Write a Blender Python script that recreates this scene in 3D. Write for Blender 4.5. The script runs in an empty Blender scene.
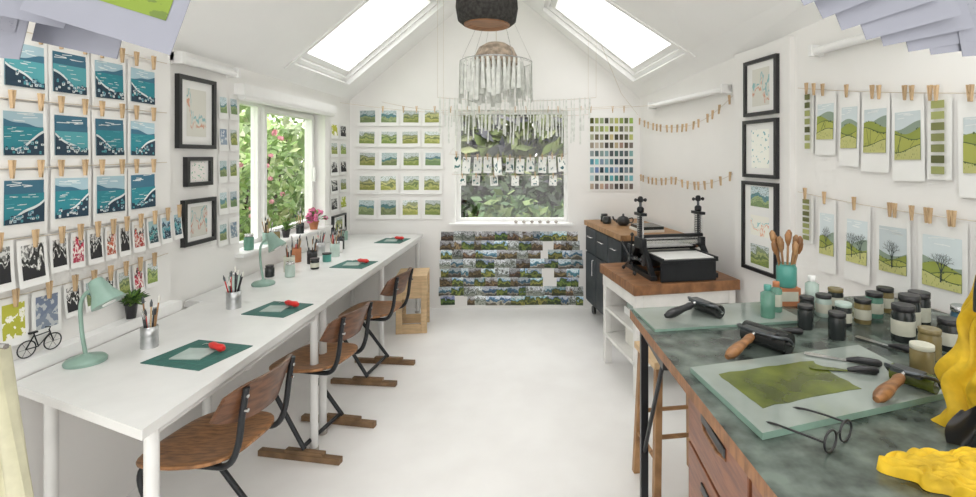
import bpy, math, random
from mathutils import Vector, Matrix
R = random.Random(7)
V = Vector

# ---------------------------------------------------------------- materials
MATS = {}
def newmat(name):
    m = bpy.data.materials.new(name); m.use_nodes = True
    nt = m.node_tree; b = nt.nodes['Principled BSDF']
    MATS[name] = m
    return m, nt, b
def mat(name, col, rough=.5, metal=0., noise=.08, nscale=15, bump=0., stretch=(1,1,1), col2=None):
    m, nt, b = newmat(name)
    N = nt.nodes; L = nt.links
    tc = N.new('ShaderNodeTexCoord'); mp = N.new('ShaderNodeMapping'); mp.inputs['Scale'].default_value = stretch
    no = N.new('ShaderNodeTexNoise'); no.inputs['Scale'].default_value = nscale; no.inputs['Detail'].default_value = 4
    L.new(tc.outputs['Object'], mp.inputs[0]); L.new(mp.outputs[0], no.inputs['Vector'])
    cr = N.new('ShaderNodeValToRGB')
    a = [max(0, c*(1-noise)) for c in col]; c2 = col2 if col2 else [min(1, c*(1+noise)) for c in col]
    cr.color_ramp.elements[0].position = .35; cr.color_ramp.elements[1].position = .65
    cr.color_ramp.elements[0].color = (*a, 1); cr.color_ramp.elements[1].color = (*c2, 1)
    L.new(no.outputs['Fac'], cr.inputs[0]); L.new(cr.outputs[0], b.inputs['Base Color'])
    b.inputs['Roughness'].default_value = rough; b.inputs['Metallic'].default_value = metal
    if bump:
        bp = N.new('ShaderNodeBump'); bp.inputs['Strength'].default_value = bump; bp.inputs['Distance'].default_value = .01
        L.new(no.outputs['Fac'], bp.inputs['Height']); L.new(bp.outputs[0], b.inputs['Normal'])
    return m
mat('wall_white', (.865,.855,.835), .85, noise=.012, nscale=3, bump=.05)
mat('ceiling_white', (.89,.89,.88), .9, noise=.01, nscale=3)
mat('trim_white', (.87,.87,.86), .4, noise=.01)
mat('table_white', (.72,.72,.705), .3, noise=.03, nscale=8)
mat('shelf_white', (.78,.77,.74), .5, noise=.04)
mat('floor_paint', (.88,.865,.845), .4, noise=.015, nscale=4, bump=.03, col2=(.91,.90,.88))
mat('paper', (.86,.86,.84), .8, noise=.01)
mat('paper_shaded', (.30,.31,.37), .8, noise=.05, nscale=3)  # overhead sheets: their shade is put into the paper colour
mat('card_cream', (.74,.72,.66), .8, noise=.03)
mat('black_frame', (.018,.018,.02), .35)
mat('black_metal', (.02,.022,.025), .35, .4)
mat('black_plastic', (.02,.02,.022), .3)
mat('cabinet_black', (.03,.036,.042), .45, noise=.2)
mat('steel', (.62,.62,.62), .25, 1., noise=.1)
mat('dark_steel', (.10,.11,.12), .3, .8)
mat('chair_wood', (.26,.115,.04), .35, noise=.4, nscale=6, stretch=(3,12,3), col2=(.38,.18,.07))
mat('chair_back', (.13,.055,.025), .35, noise=.35, nscale=6, stretch=(3,3,12))
mat('runner_wood', (.20,.12,.06), .5, noise=.3, nscale=10)
mat('oak', (.36,.19,.08), .45, noise=.3, nscale=5, stretch=(2,14,2), col2=(.46,.26,.12))
mat('bench_wood', (.26,.12,.05), .45, noise=.3, nscale=6, stretch=(2,10,2))
mat('birch', (.62,.44,.25), .5, noise=.12, nscale=5, stretch=(2,2,12))
mat('peg_wood', (.58,.41,.24), .6, noise=.15)
mat('drawer_wood', (.20,.065,.03), .35, noise=.25, nscale=5, stretch=(2,2,16), col2=(.27,.10,.045))
mat('twine', (.62,.55,.45), .8)
mat('mint', (.25,.38,.32), .4)
mat('mat_green', (.025,.12,.10), .6, noise=.12)
mat('mat_line', (.06,.20,.17), .6)
mat('red', (.60,.025,.02), .35)
mat('lino_grey', (.36,.43,.40), .7)
mat('tin', (.55,.56,.57), .3, .9, noise=.2)
mat('olive_ink', (.065,.085,.008), .2, noise=.25, nscale=9, col2=(.13,.16,.02))
mat('desk_surface', (.03,.042,.036), .2, noise=.5, nscale=11, col2=(.15,.185,.16), bump=.05)
mat('glass_slab', (.27,.31,.28), .06, noise=.15, nscale=4)
mat('glass_edge', (.22,.34,.28), .15, noise=.1)
mat('jar_green', (.12,.28,.21), .1, noise=.15)
mat('jar_pale', (.50,.62,.56), .12, noise=.1)
mat('jar_dark', (.025,.03,.03), .2)
mat('jar_amber', (.24,.19,.08), .2, noise=.2)
mat('jar_label', (.60,.60,.50), .6)
mat('jar_teal', (.09,.33,.28), .3)
mat('terracotta', (.50,.20,.09), .7)
mat('yellow_cloth', (.66,.43,.015), .7, noise=.25, nscale=14, bump=.9)
mat('cream_cloth', (.60,.58,.42), .85, noise=.08, bump=.3)
mat('grass', (.16,.30,.05), .9, noise=.3)
mat('fence', (.30,.23,.17), .8, noise=.2, nscale=4, stretch=(1,6,1))
mat('soil', (.05,.03,.02), .9)
mat('shade_tan', (.50,.40,.31), .7, noise=.35, nscale=30)
mat('strip_white', (.74,.76,.72), .85, noise=.12, nscale=30)
mat('cork', (.03,.028,.025), .9, noise=.5, nscale=60, bump=.8)
mat('rubber_dark', (.02,.022,.022), .22)
mat('grey_wood', (.40,.37,.33), .6)
mat('ink_tin_blue', (.06,.14,.20), .3)
m, nt, b = newmat('swatch_colour'); at = nt.nodes.new('ShaderNodeAttribute'); at.attribute_name = 'Col'
nt.links.new(at.outputs['Color'], b.inputs['Base Color']); b.inputs['Roughness'].default_value = .75
m, nt, b = newmat('leaf'); at = nt.nodes.new('ShaderNodeAttribute'); at.attribute_name = 'Col'
nt.links.new(at.outputs['Color'], b.inputs['Base Color']); b.inputs['Roughness'].default_value = .6
m, nt, b = newmat('window_glass')
tr = nt.nodes.new('ShaderNodeBsdfTransparent'); gl = nt.nodes.new('ShaderNodeBsdfGlossy'); gl.inputs['Roughness'].default_value = .02
mx = nt.nodes.new('ShaderNodeMixShader'); mx.inputs[0].default_value = .04
nt.links.new(tr.outputs[0], mx.inputs[1]); nt.links.new(gl.outputs[0], mx.inputs[2])
nt.links.new(mx.outputs[0], nt.nodes['Material Output'].inputs[0])

def printmat(name, stops, line, sx=3., sy=1.5, amp=.5, fx=9, fy=22, thr=.58, lmix=.7, hue=.03, val=(.75,.5)):
    m, nt, b = newmat(name); N = nt.nodes; L = nt.links
    tc = N.new('ShaderNodeTexCoord'); at = N.new('ShaderNodeAttribute'); at.attribute_name = 'Col'
    s1 = N.new('ShaderNodeSeparateXYZ'); L.new(tc.outputs['UV'], s1.inputs[0])
    s2 = N.new('ShaderNodeSeparateColor'); L.new(at.outputs['Color'], s2.inputs[0])
    def mth(op, a, bb):
        n = N.new('ShaderNodeMath'); n.operation = op
        for i, q in enumerate((a, bb)):
            if isinstance(q, (int, float)): n.inputs[i].default_value = q
            else: L.new(q, n.inputs[i])
        return n.outputs[0]
    def noise(ax, ay, det):
        c = N.new('ShaderNodeCombineXYZ')
        L.new(mth('MULTIPLY', s1.outputs[0], ax), c.inputs[0]); L.new(mth('MULTIPLY', s1.outputs[1], ay), c.inputs[1])
        L.new(mth('MULTIPLY', s2.outputs[0], 43.), c.inputs[2])
        n = N.new('ShaderNodeTexNoise'); n.inputs['Scale'].default_value = 1.; n.inputs['Detail'].default_value = det
        L.new(c.outputs[0], n.inputs['Vector']); return n.outputs['Fac']
    n1 = noise(sx, sy, 2)
    h = mth('ADD', s1.outputs[1], mth('MULTIPLY', mth('SUBTRACT', n1, .5), amp*2))
    cr = N.new('ShaderNodeValToRGB'); cr.color_ramp.interpolation = 'CONSTANT'
    el = cr.color_ramp.elements
    el[0].position = 0; el[0].color = (*stops[0][1], 1); el[1].position = stops[1][0]; el[1].color = (*stops[1][1], 1)
    for p, c in stops[2:]:
        e = el.new(p); e.color = (*c, 1)
    L.new(h, cr.inputs[0])
    n2 = noise(fx, fy, 3)
    t = mth('MULTIPLY', mth('GREATER_THAN', n2, thr), lmix)
    mix = N.new('ShaderNodeMix'); mix.data_type = 'RGBA'
    L.new(t, mix.inputs[0]); L.new(cr.outputs[0], mix.inputs[6]); mix.inputs[7].default_value = (*line, 1)
    hs = N.new('ShaderNodeHueSaturation')
    L.new(mth('ADD', mth('MULTIPLY', s2.outputs[1], hue*2), .5-hue), hs.inputs['Hue'])
    L.new(mth('ADD', mth('MULTIPLY', s2.outputs[2], val[1]), val[0]), hs.inputs['Value'])
    L.new(mix.outputs[2], hs.inputs['Color']); L.new(hs.outputs[0], b.inputs['Base Color'])
    b.inputs['Roughness'].default_value = .7
printmat('print_harbour', [(0,(.02,.05,.08)),(.22,(.05,.26,.30)),(.36,(.12,.38,.42)),(.46,(.03,.06,.09)),(.62,(.10,.24,.32)),(.72,(.42,.58,.64))], (.50,.60,.62), sx=2.5, thr=.57, amp=.55, lmix=.7, fx=8, fy=12)
printmat('print_hills', [(0,(.28,.33,.08)),(.2,(.42,.45,.15)),(.36,(.17,.22,.09)),(.48,(.46,.49,.22)),(.60,(.28,.33,.20)),(.70,(.64,.70,.70))], (.13,.17,.08), sx=2, amp=.45, thr=.56, fx=14, fy=26)
printmat('print_hills_blue', [(0,(.20,.28,.12)),(.25,(.32,.40,.20)),(.42,(.12,.25,.28)),(.6,(.55,.65,.68))], (.09,.14,.11), sx=2, amp=.45, thr=.57, fx=14, fy=22)
printmat('print_mono', [(0,(.02,.02,.025)),(.35,(.75,.75,.72)),(.5,(.03,.03,.03)),(.72,(.7,.7,.68))], (.02,.02,.02), amp=.9, thr=.5, fx=8, fy=8, hue=0)
printmat('print_red', [(0,(.35,.04,.03)),(.3,(.75,.70,.65)),(.45,(.45,.06,.04)),(.7,(.03,.03,.03)),(.85,(.7,.65,.6))], (.7,.68,.62), amp=.9, thr=.55, fx=7, fy=9)
printmat('print_lime', [(0,(.33,.37,.04)),(.5,(.37,.41,.05))], (.72,.72,.62), amp=.5, thr=.56, fx=4, fy=4, lmix=1)
printmat('print_green_dim', [(0,(.16,.23,.03)),(.5,(.22,.30,.05))], (.10,.15,.03), amp=.5, thr=.56, fx=4, fy=8, lmix=1)
printmat('print_bluegrey', [(0,(.30,.38,.46)),(.5,(.24,.32,.42))], (.70,.74,.76), amp=.5, thr=.56, fx=4, fy=5, lmix=1)
printmat('print_pink', [(0,(.78,.76,.70)),(.3,(.70,.34,.28)),(.42,(.78,.76,.70)),(.55,(.30,.56,.54)),(.66,(.78,.76,.70))], (.78,.76,.70), amp=1.0, thr=.53, fx=7, fy=7)
printmat('print_bee', [(0,(.80,.79,.74)),(.9,(.80,.79,.74))], (.20,.45,.42), amp=.2, thr=.62, fx=6, fy=9, lmix=1, hue=.1)
PH=['photo_meadow','photo_coast','photo_moor','photo_winter']
printmat(PH[0], [(0,(.05,.07,.03)),(.2,(.22,.26,.06)),(.4,(.10,.15,.05)),(.55,(.06,.08,.03)),(.64,(.30,.45,.62)),(.8,(.62,.68,.72))], (.03,.04,.02), sx=2.5, amp=.8, thr=.55, fx=7, fy=10, lmix=.5, hue=.05, val=(.6,1.0))
printmat(PH[1], [(0,(.10,.09,.07)),(.2,(.35,.33,.28)),(.34,(.06,.14,.20)),(.55,(.12,.25,.36)),(.64,(.55,.62,.68))], (.04,.05,.06), sx=2.5, amp=.6, thr=.56, fx=8, fy=12, lmix=.5, hue=.03, val=(.6,1.0))
printmat(PH[2], [(0,(.07,.05,.03)),(.25,(.24,.17,.09)),(.45,(.12,.09,.06)),(.6,(.35,.35,.38)),(.8,(.55,.56,.58))], (.03,.025,.02), sx=2.5, amp=.8, thr=.54, fx=8, fy=12, lmix=.6, hue=.03, val=(.6,1.0))
printmat(PH[3], [(0,(.30,.32,.28)),(.25,(.12,.14,.11)),(.4,(.42,.46,.44)),(.55,(.16,.17,.16)),(.66,(.66,.70,.72))], (.06,.07,.06), sx=2.5, amp=.8, thr=.55, fx=10, fy=10, lmix=.7, hue=.04, val=(.6,.8))
printmat('card_animal', [(0,(.82,.83,.80)),(.9,(.82,.83,.80))], (.04,.14,.15), amp=.2, thr=.58, fx=3, fy=3, lmix=1)
printmat('handwriting', [(0,(.32,.33,.39)),(.9,(.32,.33,.39))], (.14,.14,.20), amp=.2, thr=.64, fx=24, fy=60, lmix=.6)  # written sheets, ground in the same shade-darkened paper tone

# ---------------------------------------------------------------- mesh builder
class MB:
    def __init__(s): s.v=[]; s.f=[]; s.mt=[]; s.sm=[]; s.uv=[]; s.col=[]; s.mats=[]; s.T=Matrix.Identity(4)
    def mi(s, n):
        if n not in s.mats: s.mats.append(n)
        return s.mats.index(n)
    def add(s, vs, fs, m, smooth=False, uv=None, col=(0,0,0)):
        o = len(s.v)
        s.v += [tuple(s.T @ V(p)) for p in vs]
        k = s.mi(m)
        for i, f in enumerate(fs):
            s.f.append([o+j for j in f]); s.mt.append(k); s.sm.append(smooth); s.col.append(col)
            s.uv.append(uv[i] if uv else [(0,0)]*len(f))
    def hexa(s, p, m):
        s.add(p, [(3,2,1,0),(4,5,6,7),(0,1,5,4),(1,2,6,5),(2,3,7,6),(3,0,4,7)], m)
    def bx(s, x0,x1,y0,y1,z0,z1, m):
        s.hexa([(x0,y0,z0),(x1,y0,z0),(x1,y1,z0),(x0,y1,z0),(x0,y0,z1),(x1,y0,z1),(x1,y1,z1),(x0,y1,z1)], m)
    def prism(s, poly, z0, z1, m, mside=None):
        n = len(poly); vs = [(x,y,z0) for x,y in poly]+[(x,y,z1) for x,y in poly]
        s.add(vs, [tuple(range(n-1,-1,-1)), tuple(range(n,2*n))], m)
        s.add(vs, [(i,(i+1)%n,n+(i+1)%n,n+i) for i in range(n)], mside or m)
    def tube(s, pts, r, m, n=8, sub=0, closed=False):
        pts = [V(p) for p in pts]
        if sub:
            q = []
            P = pts
            for i in range(len(P)-1):
                p0 = P[i-1] if i else P[0]; p1=P[i]; p2=P[i+1]; p3=P[i+2] if i+2<len(P) else P[-1]
                for k in range(sub):
                    t=k/sub
                    q.append(.5*((2*p1)+(-p0+p2)*t+(2*p0-5*p1+4*p2-p3)*t*t+(-p0+3*p1-3*p2+p3)*t**3))
            q.append(P[-1]); pts = q
        N = len(pts); rs = r if isinstance(r,(list,tuple)) else [r]*N
        vs=[]; a=None
        for i,p in enumerate(pts):
            if closed: d = pts[(i+1)%N]-pts[i-1]
            else: d = pts[min(i+1,N-1)]-pts[max(i-1,0)]
            if d.length<1e-9: d=V((0,0,1))
            d.normalize()
            if a is None: a = d.orthogonal().normalized()
            else:
                a = a-d*a.dot(d)
                if a.length<1e-6: a=d.orthogonal()
                a.normalize()
            b = d.cross(a)
            rr = rs[i] if i < len(rs) else rs[-1]
            for k in range(n):
                t=2*math.pi*k/n; vs.append(p+(a*math.cos(t)+b*math.sin(t))*rr)
        fs=[]
        for i in range(N if closed else N-1):
            j=(i+1)%N
            for k in range(n): fs.append((i*n+k,i*n+(k+1)%n,j*n+(k+1)%n,j*n+k))
        s.add(vs, fs, m, True)
        if not closed: s.add(vs, [tuple(range(n-1,-1,-1)), tuple(range((N-1)*n,N*n))], m)
    def cyl(s, p0, p1, r, m, r1=None, n=16): s.tube([p0,p1],[r, r if r1 is None else r1], m, n)
    def lathe(s, prof, c, m, n=20):
        c=V(c); vs=[]; N=len(prof)
        for (r,z) in prof:
            for k in range(n):
                t=2*math.pi*k/n; vs.append((c.x+r*math.cos(t), c.y+r*math.sin(t), c.z+z))
        fs=[(i*n+k,i*n+(k+1)%n,(i+1)*n+(k+1)%n,(i+1)*n+k) for i in range(N-1) for k in range(n)]
        s.add(vs, fs, m, True)
        s.add(vs, [tuple(range(n-1,-1,-1)), tuple(range((N-1)*n,N*n))], m)
    def quad(s, p, m, col=(0,0,0)):
        s.add(p, [(0,1,2,3)], m, False, [[(0,0),(1,0),(1,1),(0,1)]], col)
    def grid(s, fn, nu, nv, m, smooth=True, col=(0,0,0)):
        vs=[fn(i/nu,j/nv) for j in range(nv+1) for i in range(nu+1)]
        fs=[];uv=[]
        for j in range(nv):
            for i in range(nu):
                k=j*(nu+1)+i; fs.append((k,k+1,k+nu+2,k+nu+1))
                uv.append([(i/nu,j/nv),((i+1)/nu,j/nv),((i+1)/nu,(j+1)/nv),(i/nu,(j+1)/nv)])
        s.add(vs,fs,m,smooth,uv,col)
    def slab(s, fn, nrm, th, nu, nv, m):
        nrm=V(nrm)
        A=lambda u,v: V(fn(u,v)); B=lambda u,v: V(fn(u,v))-nrm*th
        s.grid(A,nu,nv,m); s.grid(lambda u,v:B(1-u,v),nu,nv,m)
        s.grid(lambda u,v: A(u,0).lerp(B(u,0),1-v),nu,1,m,False); s.grid(lambda u,v: A(u,1).lerp(B(u,1),v),nu,1,m,False)
        s.grid(lambda u,v: A(0,u).lerp(B(0,u),v),nv,1,m,False); s.grid(lambda u,v: A(1,u).lerp(B(1,u),1-v),nv,1,m,False)
    def done(s, name, bevel=0):
        xs=[p[0] for p in s.v]; ys=[p[1] for p in s.v]; zs=[p[2] for p in s.v]
        o=V(((min(xs)+max(xs))/2,(min(ys)+max(ys))/2,min(zs)))
        me=bpy.data.meshes.new(name); me.from_pydata([tuple(V(p)-o) for p in s.v],[],s.f)
        for n in s.mats: me.materials.append(MATS[n])
        me.polygons.foreach_set('material_index', s.mt); me.polygons.foreach_set('use_smooth', s.sm)
        U=[];C=[]
        for f,u,c in zip(s.f,s.uv,s.col):
            for q in u: U+=[q[0],q[1]]; C+=[c[0],c[1],c[2],1.]
        me.uv_layers.new(name='UVMap'); me.uv_layers['UVMap'].data.foreach_set('uv',U)
        me.color_attributes.new('Col','FLOAT_COLOR','CORNER'); me.color_attributes['Col'].data.foreach_set('color',C)
        me.update()
        ob=bpy.data.objects.new(name,me); bpy.context.scene.collection.objects.link(ob); ob.location=o
        if bevel:
            md=ob.modifiers.new('bevel','BEVEL'); md.width=bevel; md.segments=2; md.limit_method='ANGLE'; md.angle_limit=math.radians(50)
        return ob
def rc(): return (R.random(),R.random(),R.random())

# drawn print artwork: flat coloured shapes on the paper. q(x,y,layer)->3D, x,y in 0..1
def art(mb,q,kind):
    def band(f,y0,col,L,n=14):
        for i in range(n):
            a,b_=i/n,(i+1)/n
            fa,fb_=min(1,max(y0,f(a))),min(1,max(y0,f(b_)))
            if fa<=y0 and fb_<=y0: continue
            mb.quad([q(a,y0,L),q(b_,y0,L),q(b_,fb_,L),q(a,fa,L)],'swatch_colour',col)
    def poly(pts,col,L):
        pts=[(min(1,max(0,x)),min(1,max(0,y))) for x,y in pts]
        mb.add([q(x,y,L) for x,y in pts],[tuple(range(len(pts)))],'swatch_colour',False,None,col)
    def streak(x,y,w,h,col,L,sk=0): poly([(x,y),(x+w,y+sk),(x+w,y+h+sk),(x,y+h)],col,L)
    U=R.uniform; p1,p2,p3=U(0,6),U(0,6),U(0,6); k=U(.85,1.2)
    C=lambda r,g,b_:(min(1,r*k),min(1,g*k),min(1,b_*k))
    if kind=='harbour':
        navy,blue,teal,lt,pale,wh=C(.018,.045,.075),C(.05,.16,.24),C(.03,.24,.29),C(.10,.38,.42),C(.40,.56,.63),C(.74,.79,.79)
        band(lambda x:1,0,R.choice([pale,pale,blue]),0)
        for i in range(5): streak(U(0,.6),U(.78,.97),U(.2,.4),.02,wh,1,U(-.03,.03))
        hz=U(.62,.74); fl=R.choice([0,1]); X=lambda x:1-x if fl else x
        band(lambda x:hz+.12*max(0,X(x)-.25)*1.5+.02*math.sin(9*x+p1),0,blue,2)
        band(lambda x:hz-.03,0,R.choice([teal,lt]),3)
        for i in range(14): y=U(.25,hz-.06); streak(U(0,.75),y,U(.08,.25),.012,wh if R.random()<.5 else lt,4,U(-.01,.01))
        # beach / cove curve
        band(lambda x:(.56-.55*X(x))+.04*math.sin(7*x+p2),0,wh,5)
        band(lambda x:(.50-.55*X(x))+.04*math.sin(7*x+p2),0,navy,6)
        band(lambda x:.16+.06*math.sin(5*x+p3),0,navy,6)
        for i in range(20):
            x=U(.02,.92); xx=X(x) if not fl else X(x); top=max(.20,.50-.55*X(x)); y=U(.02,top-.04); w=U(.05,.09); h=U(.04,.07)
            streak(x,y,w,h,R.choice([wh,wh,pale,lt]),7); poly([(x-.01,y+h),(x+w+.01,y+h),(x+w/2,y+h+.04)],R.choice([blue,teal,navy]),8)
            streak(x+w*.3,y+h*.3,w*.25,h*.4,navy,8)
    else:
        g1,g2,g3,dk,pale,gr=C(.40,.42,.10),C(.28,.33,.07),C(.50,.50,.20),C(.09,.13,.05),C(.60,.67,.69),C(.26,.33,.26)
        band(lambda x:1,0,pale,0)
        for i in range(5): streak(U(0,.6),U(.82,.97),U(.2,.4),.018,C(.74,.78,.78),1,U(-.03,.03))
        hz=U(.62,.76) if kind=='hills' else U(.45,.52)
        f1=lambda x:hz+.09*math.sin(3.2*x+p1); f2=lambda x:hz-.10+.08*math.sin(4*x+p2); f3=lambda x:hz-.24+.07*math.sin(3.5*x+p3); f4=lambda x:.22+.08*math.sin(3*x+p1)
        band(f1,0,gr,2); band(f2,0,g2,3); band(lambda x:f3(x)+.018,0,dk,4); band(f3,0,g1,5); band(lambda x:f4(x)+.018,0,dk,6); band(f4,0,g3,7)
        for j in range(4):   # hedgerows
            x0=U(.05,.8); dx=U(-.25,.25)
            poly([(x0,f3(x0)*.98),(x0+.014,f3(x0)*.98),(x0+dx+.02,f4(x0)),(x0+dx,f4(x0))],dk,6)
        for j in range(16):
            f=R.choice([f2,f3,f4]); x=U(.04,.94); y=f(x); r=U(.012,.028)
            poly([(x+r*math.cos(t),y+r*.9*math.sin(t)) for t in [i*math.pi/3 for i in range(6)]],dk,8)
        for j in range(26): x=U(0,.9);y=U(.01,.2); streak(x,y,.012,.035,g2 if R.random()<.6 else dk,8)
        if kind=='tree':
            dk=C(.05,.07,.065)
            def br(x,y,a,l,w,d):
                x1,y1=x+l*math.cos(a),y+l*math.sin(a)*.8; nx,ny=-math.sin(a)*w,math.cos(a)*w
                poly([(x-nx,y-ny),(x1-nx*.6,y1-ny*.6),(x1+nx*.6,y1+ny*.6),(x+nx,y+ny)],dk,9)
                if d>0:
                    for s_ in (-1,1) if d<3 else (-1,0,1): br(x1,y1,a+s_*U(.35,.6),l*U(.68,.8),w*.62,d-1)
            for cx in ([.5] if R.random()<.6 else [.3,.72]): br(cx,.12,math.pi/2+U(-.1,.1),.24,.022,4)

class Wall:
    def __init__(s,o,u,n): s.o=V(o); s.u=V(u).normalized(); s.n=V(n).normalized()
    def p(s,a,z,off=0): q=s.o+s.u*a+s.n*off; return V((q.x,q.y,z))
    def box(s,mb,a0,a1,z0,z1,o0,o1,m):
        P=s.p; mb.hexa([P(a0,z0,o1),P(a1,z0,o1),P(a1,z0,o0),P(a0,z0,o0),P(a0,z1,o1),P(a1,z1,o1),P(a1,z1,o0),P(a0,z1,o0)],m)
    def sheet(s,mb,a0,a1,z0,z1,img,off=.006,mg=(.12,.14),paper='paper',tilt=0.,curl=.012,drawn=None):
        ca,cz=(a0+a1)/2,(z0+z1)/2; w,h=a1-a0,z1-z0; c,sn=math.cos(tilt),math.sin(tilt)
        cs=R.uniform(.3,1)*(curl if not drawn else .003)
        def fn(x,y,o):
            X=(x-.5)*w; Y=(y-.5)*h
            return s.p(ca+X*c-Y*sn, cz+X*sn+Y*c, off+o+cs*(1-y)**2)
        mb.grid(lambda u,v:fn(u,v,0),2,5,paper)
        mb.grid(lambda u,v:fn(1-u,v,-.0012),2,5,paper)
        gx,gy=mg
        if drawn: art(mb,lambda x,y,L:fn(gx+x*(1-2*gx),gy*1.3+y*(1-2.3*gy),.0012+.0006*L),drawn)
        elif img:
            mb.grid(lambda u,v:fn(gx+u*(1-2*gx),gy*1.3+v*(1-2.3*gy),.0014),2,5,img,True,rc())
    def peg(s,mb,a,z,off=.008,tilt=0):
        for sg in (-1,1):
            P=lambda x,y,o:s.p(a+x+y*sg*.10+tilt*y,z+y,off+o)
            x0,x1=(-.0055,-.001) if sg<0 else (.001,.0055)
            mb.hexa([P(x0,-.032,.012),P(x1,-.032,.012),P(x1,-.032,0),P(x0,-.032,0),P(x0,.032,.012),P(x1,.032,.012),P(x1,.032,0),P(x0,.032,0)],'peg_wood')
    def line(s,mb,pts,off=.008,r=.0018):
        q=[]
        for (a0,z0,sag),(a1,z1,_) in zip(pts,pts[1:]):
            for k in range(12):
                t=k/12; q.append(s.p(a0+(a1-a0)*t, z0+(z1-z0)*t-sag*4*t*(1-t), off))
        q.append(s.p(pts[-1][0],pts[-1][1],off)); mb.tube(q,r,'twine',5)
WL=Wall((-1.85,0,0),(0,1,0),(1,0,0))
WL2=Wall((-1.90,0,0),(0,1,0),(1,0,0))
WB=Wall((0,5,0),(1,0,0),(0,-1,0))
ud=V((.21,-1,0)).normalized()
WR=Wall((1.0,5,0),ud,(-1,-.21,0))
def ra(y): return (5-y)/.9787

# ---------------------------------------------------------------- room shell
b=MB(); b.prism([(-2.15,-1),(2.6,-1),(2.6,5.25),(-2.15,5.25)],-.1,0,'floor_paint'); b.done('floor')
b=MB()
for q in [(-1,3.16,0,2.08),(4.42,5.25,0,2.08),(3.16,4.42,0,.9),(3.16,4.42,1.9,2.08)]:
    b.bx(-2.08,-1.9,q[0],q[1],q[2],q[3],'wall_white')
b.bx(-1.9,-1.85,-1,2.5,0,2.10,'wall_white')
b.done('wall_left')
b=MB()
for q in [(-2.08,-.85,0,2.08),(.28,1.25,0,2.08),(-.85,.28,0,.85),(-.85,.28,1.98,2.08)]:
    b.bx(q[0],q[1],5,5.25,q[2],q[3],'wall_white')
vs=[(-1.9,5,2.08),(1.0,5,2.08),(1.0,5,2.1),(-.45,5,3.3)]
b.add(vs+[(x,5.25,z) for x,y,z in vs],[(0,1,2,3),(7,6,5,4)]+[(i,4+i,4+(i+1)%4,(i+1)%4) for i in range(4)],'wall_white')
b.done('wall_back')
zr=lambda y:2.1+.06*(5-y)
b=MB()
P=WR.p
b.hexa([P(0,0,0),P(0,0,-.2),P(6.13,0,-.2),P(6.13,0,0),P(0,zr(5),0),P(0,zr(5),-.2),P(6.13,zr(-1),-.2),P(6.13,zr(-1),0)],'wall_white')
WR.box(b,1.66,2.2,0,2.2,0,.035,'wall_white')
b.done('wall_right')
def RL(y,v): return V((-1.9+1.45*v,y,2.08+1.22*v))
def RR(y,v):
    xe=2.05-.21*y; ze=zr(y); return V((xe+(-.45-xe)*v,y,ze+(3.3-ze)*v))
b=MB()
HOLES=[]
for F,wins,v0,v1 in ((RL,[(.85,1.9),(3.58,4.62)],.085,.70),(RR,[(.85,1.9),(3.72,4.77)],.10,.68)):  # nearer opening of each slope: unseen skylight added to brighten the foreground
    nn=(F(4,1)-F(4,0)).cross(V((0,1,0))).normalized()
    if nn.z<0: nn=-nn
    H=lambda y,v,h,F=F,nn=nn:F(y,v)+nn*h
    ys=[-1,wins[0][0],wins[0][1],wins[1][0],wins[1][1],5.0]; vv=[0,v0,v1,1]
    for i in range(5):
        for j in range(3):
            if i in (1,3) and j==1: continue
            A,B_,C,D=[(ys[i],vv[j]),(ys[i+1],vv[j]),(ys[i+1],vv[j+1]),(ys[i],vv[j+1])]
            b.hexa([H(*q,0) for q in (A,B_,C,D)]+[H(*q,.10) for q in (A,B_,C,D)],'ceiling_white')
    for (y0,y1) in wins: HOLES.append((H,y0,y1,v0,v1))
b.done('ceiling')
k=0
for (H,y0,y1,v0,v1) in HOLES:
    k+=1
    w=MB()
    def st(a0,a1,c0,c1,h0,h1,m='trim_white'):
        q=[(a0,c0),(a1,c0),(a1,c1),(a0,c1)]
        w.hexa([H(*z,h0) for z in q]+[H(*z,h1) for z in q],m)
    e=.03
    st(y0-e,y1+e,v0-.03,v0+.004,-.012,.0); st(y0-e,y1+e,v1-.004,v1+.03,-.012,.0)
    st(y0-e,y0+.004,v0,v1,-.012,0); st(y1-.004,y1+e,v0,v1,-.012,0)
    f=.03; g=.022
    st(y0,y1,v0,v0+g,.03,.13); st(y0,y1,v1-g,v1,.03,.13); st(y0,y0+f,v0+g,v1-g,.03,.13); st(y1-f,y1,v0+g,v1-g,.03,.13)
    f2=.07; g2=.05
    st(y0+f,y1-f,v0+g,v0+g2,.06,.11); st(y0+f,y1-f,v1-g2,v1-g,.06,.11); st(y0+f,y0+f2,v0+g2,v1-g2,.06,.11); st(y1-f2,y1-f,v0+g2,v1-g2,.06,.11)
    st(y0+f2,y1-f2,v0+g2,v1-g2,.088,.092,'window_glass')
    w.done('window_%d'%k)  # odd-numbered ones are the added skylights, out of view
w=MB()
def fr(y0,y1,z0,z1,t,x0,x1):
    w.bx(x0,x1,y0,y1,z0,z0+t,'trim_white'); w.bx(x0,x1,y0,y1,z1-t,z1,'trim_white')
    w.bx(x0,x1,y0,y0+t,z0+t,z1-t,'trim_white'); w.bx(x0,x1,y1-t,y1,z0+t,z1-t,'trim_white')
fr(3.16,4.42,.905,1.9,.03,-2.06,-2.01)
w.bx(-2.06,-2.01,3.56,3.60,.935,1.87,'trim_white'); fr(3.60,4.39,.935,1.87,.035,-2.05,-1.985)
w.bx(-2.035,-2.031,3.19,3.56,.935,1.87,'window_glass'); w.bx(-2.025,-2.021,3.635,4.355,.97,1.835,'window_glass')
w.bx(-1.985,-1.965,4.36,4.385,1.3,1.42,'trim_white')
w.done('window_5')
b=MB(); b.bx(-2.07,-1.85,3.12,4.46,.885,.905,'trim_white'); b.done('trim_1')
w=MB()
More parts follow.
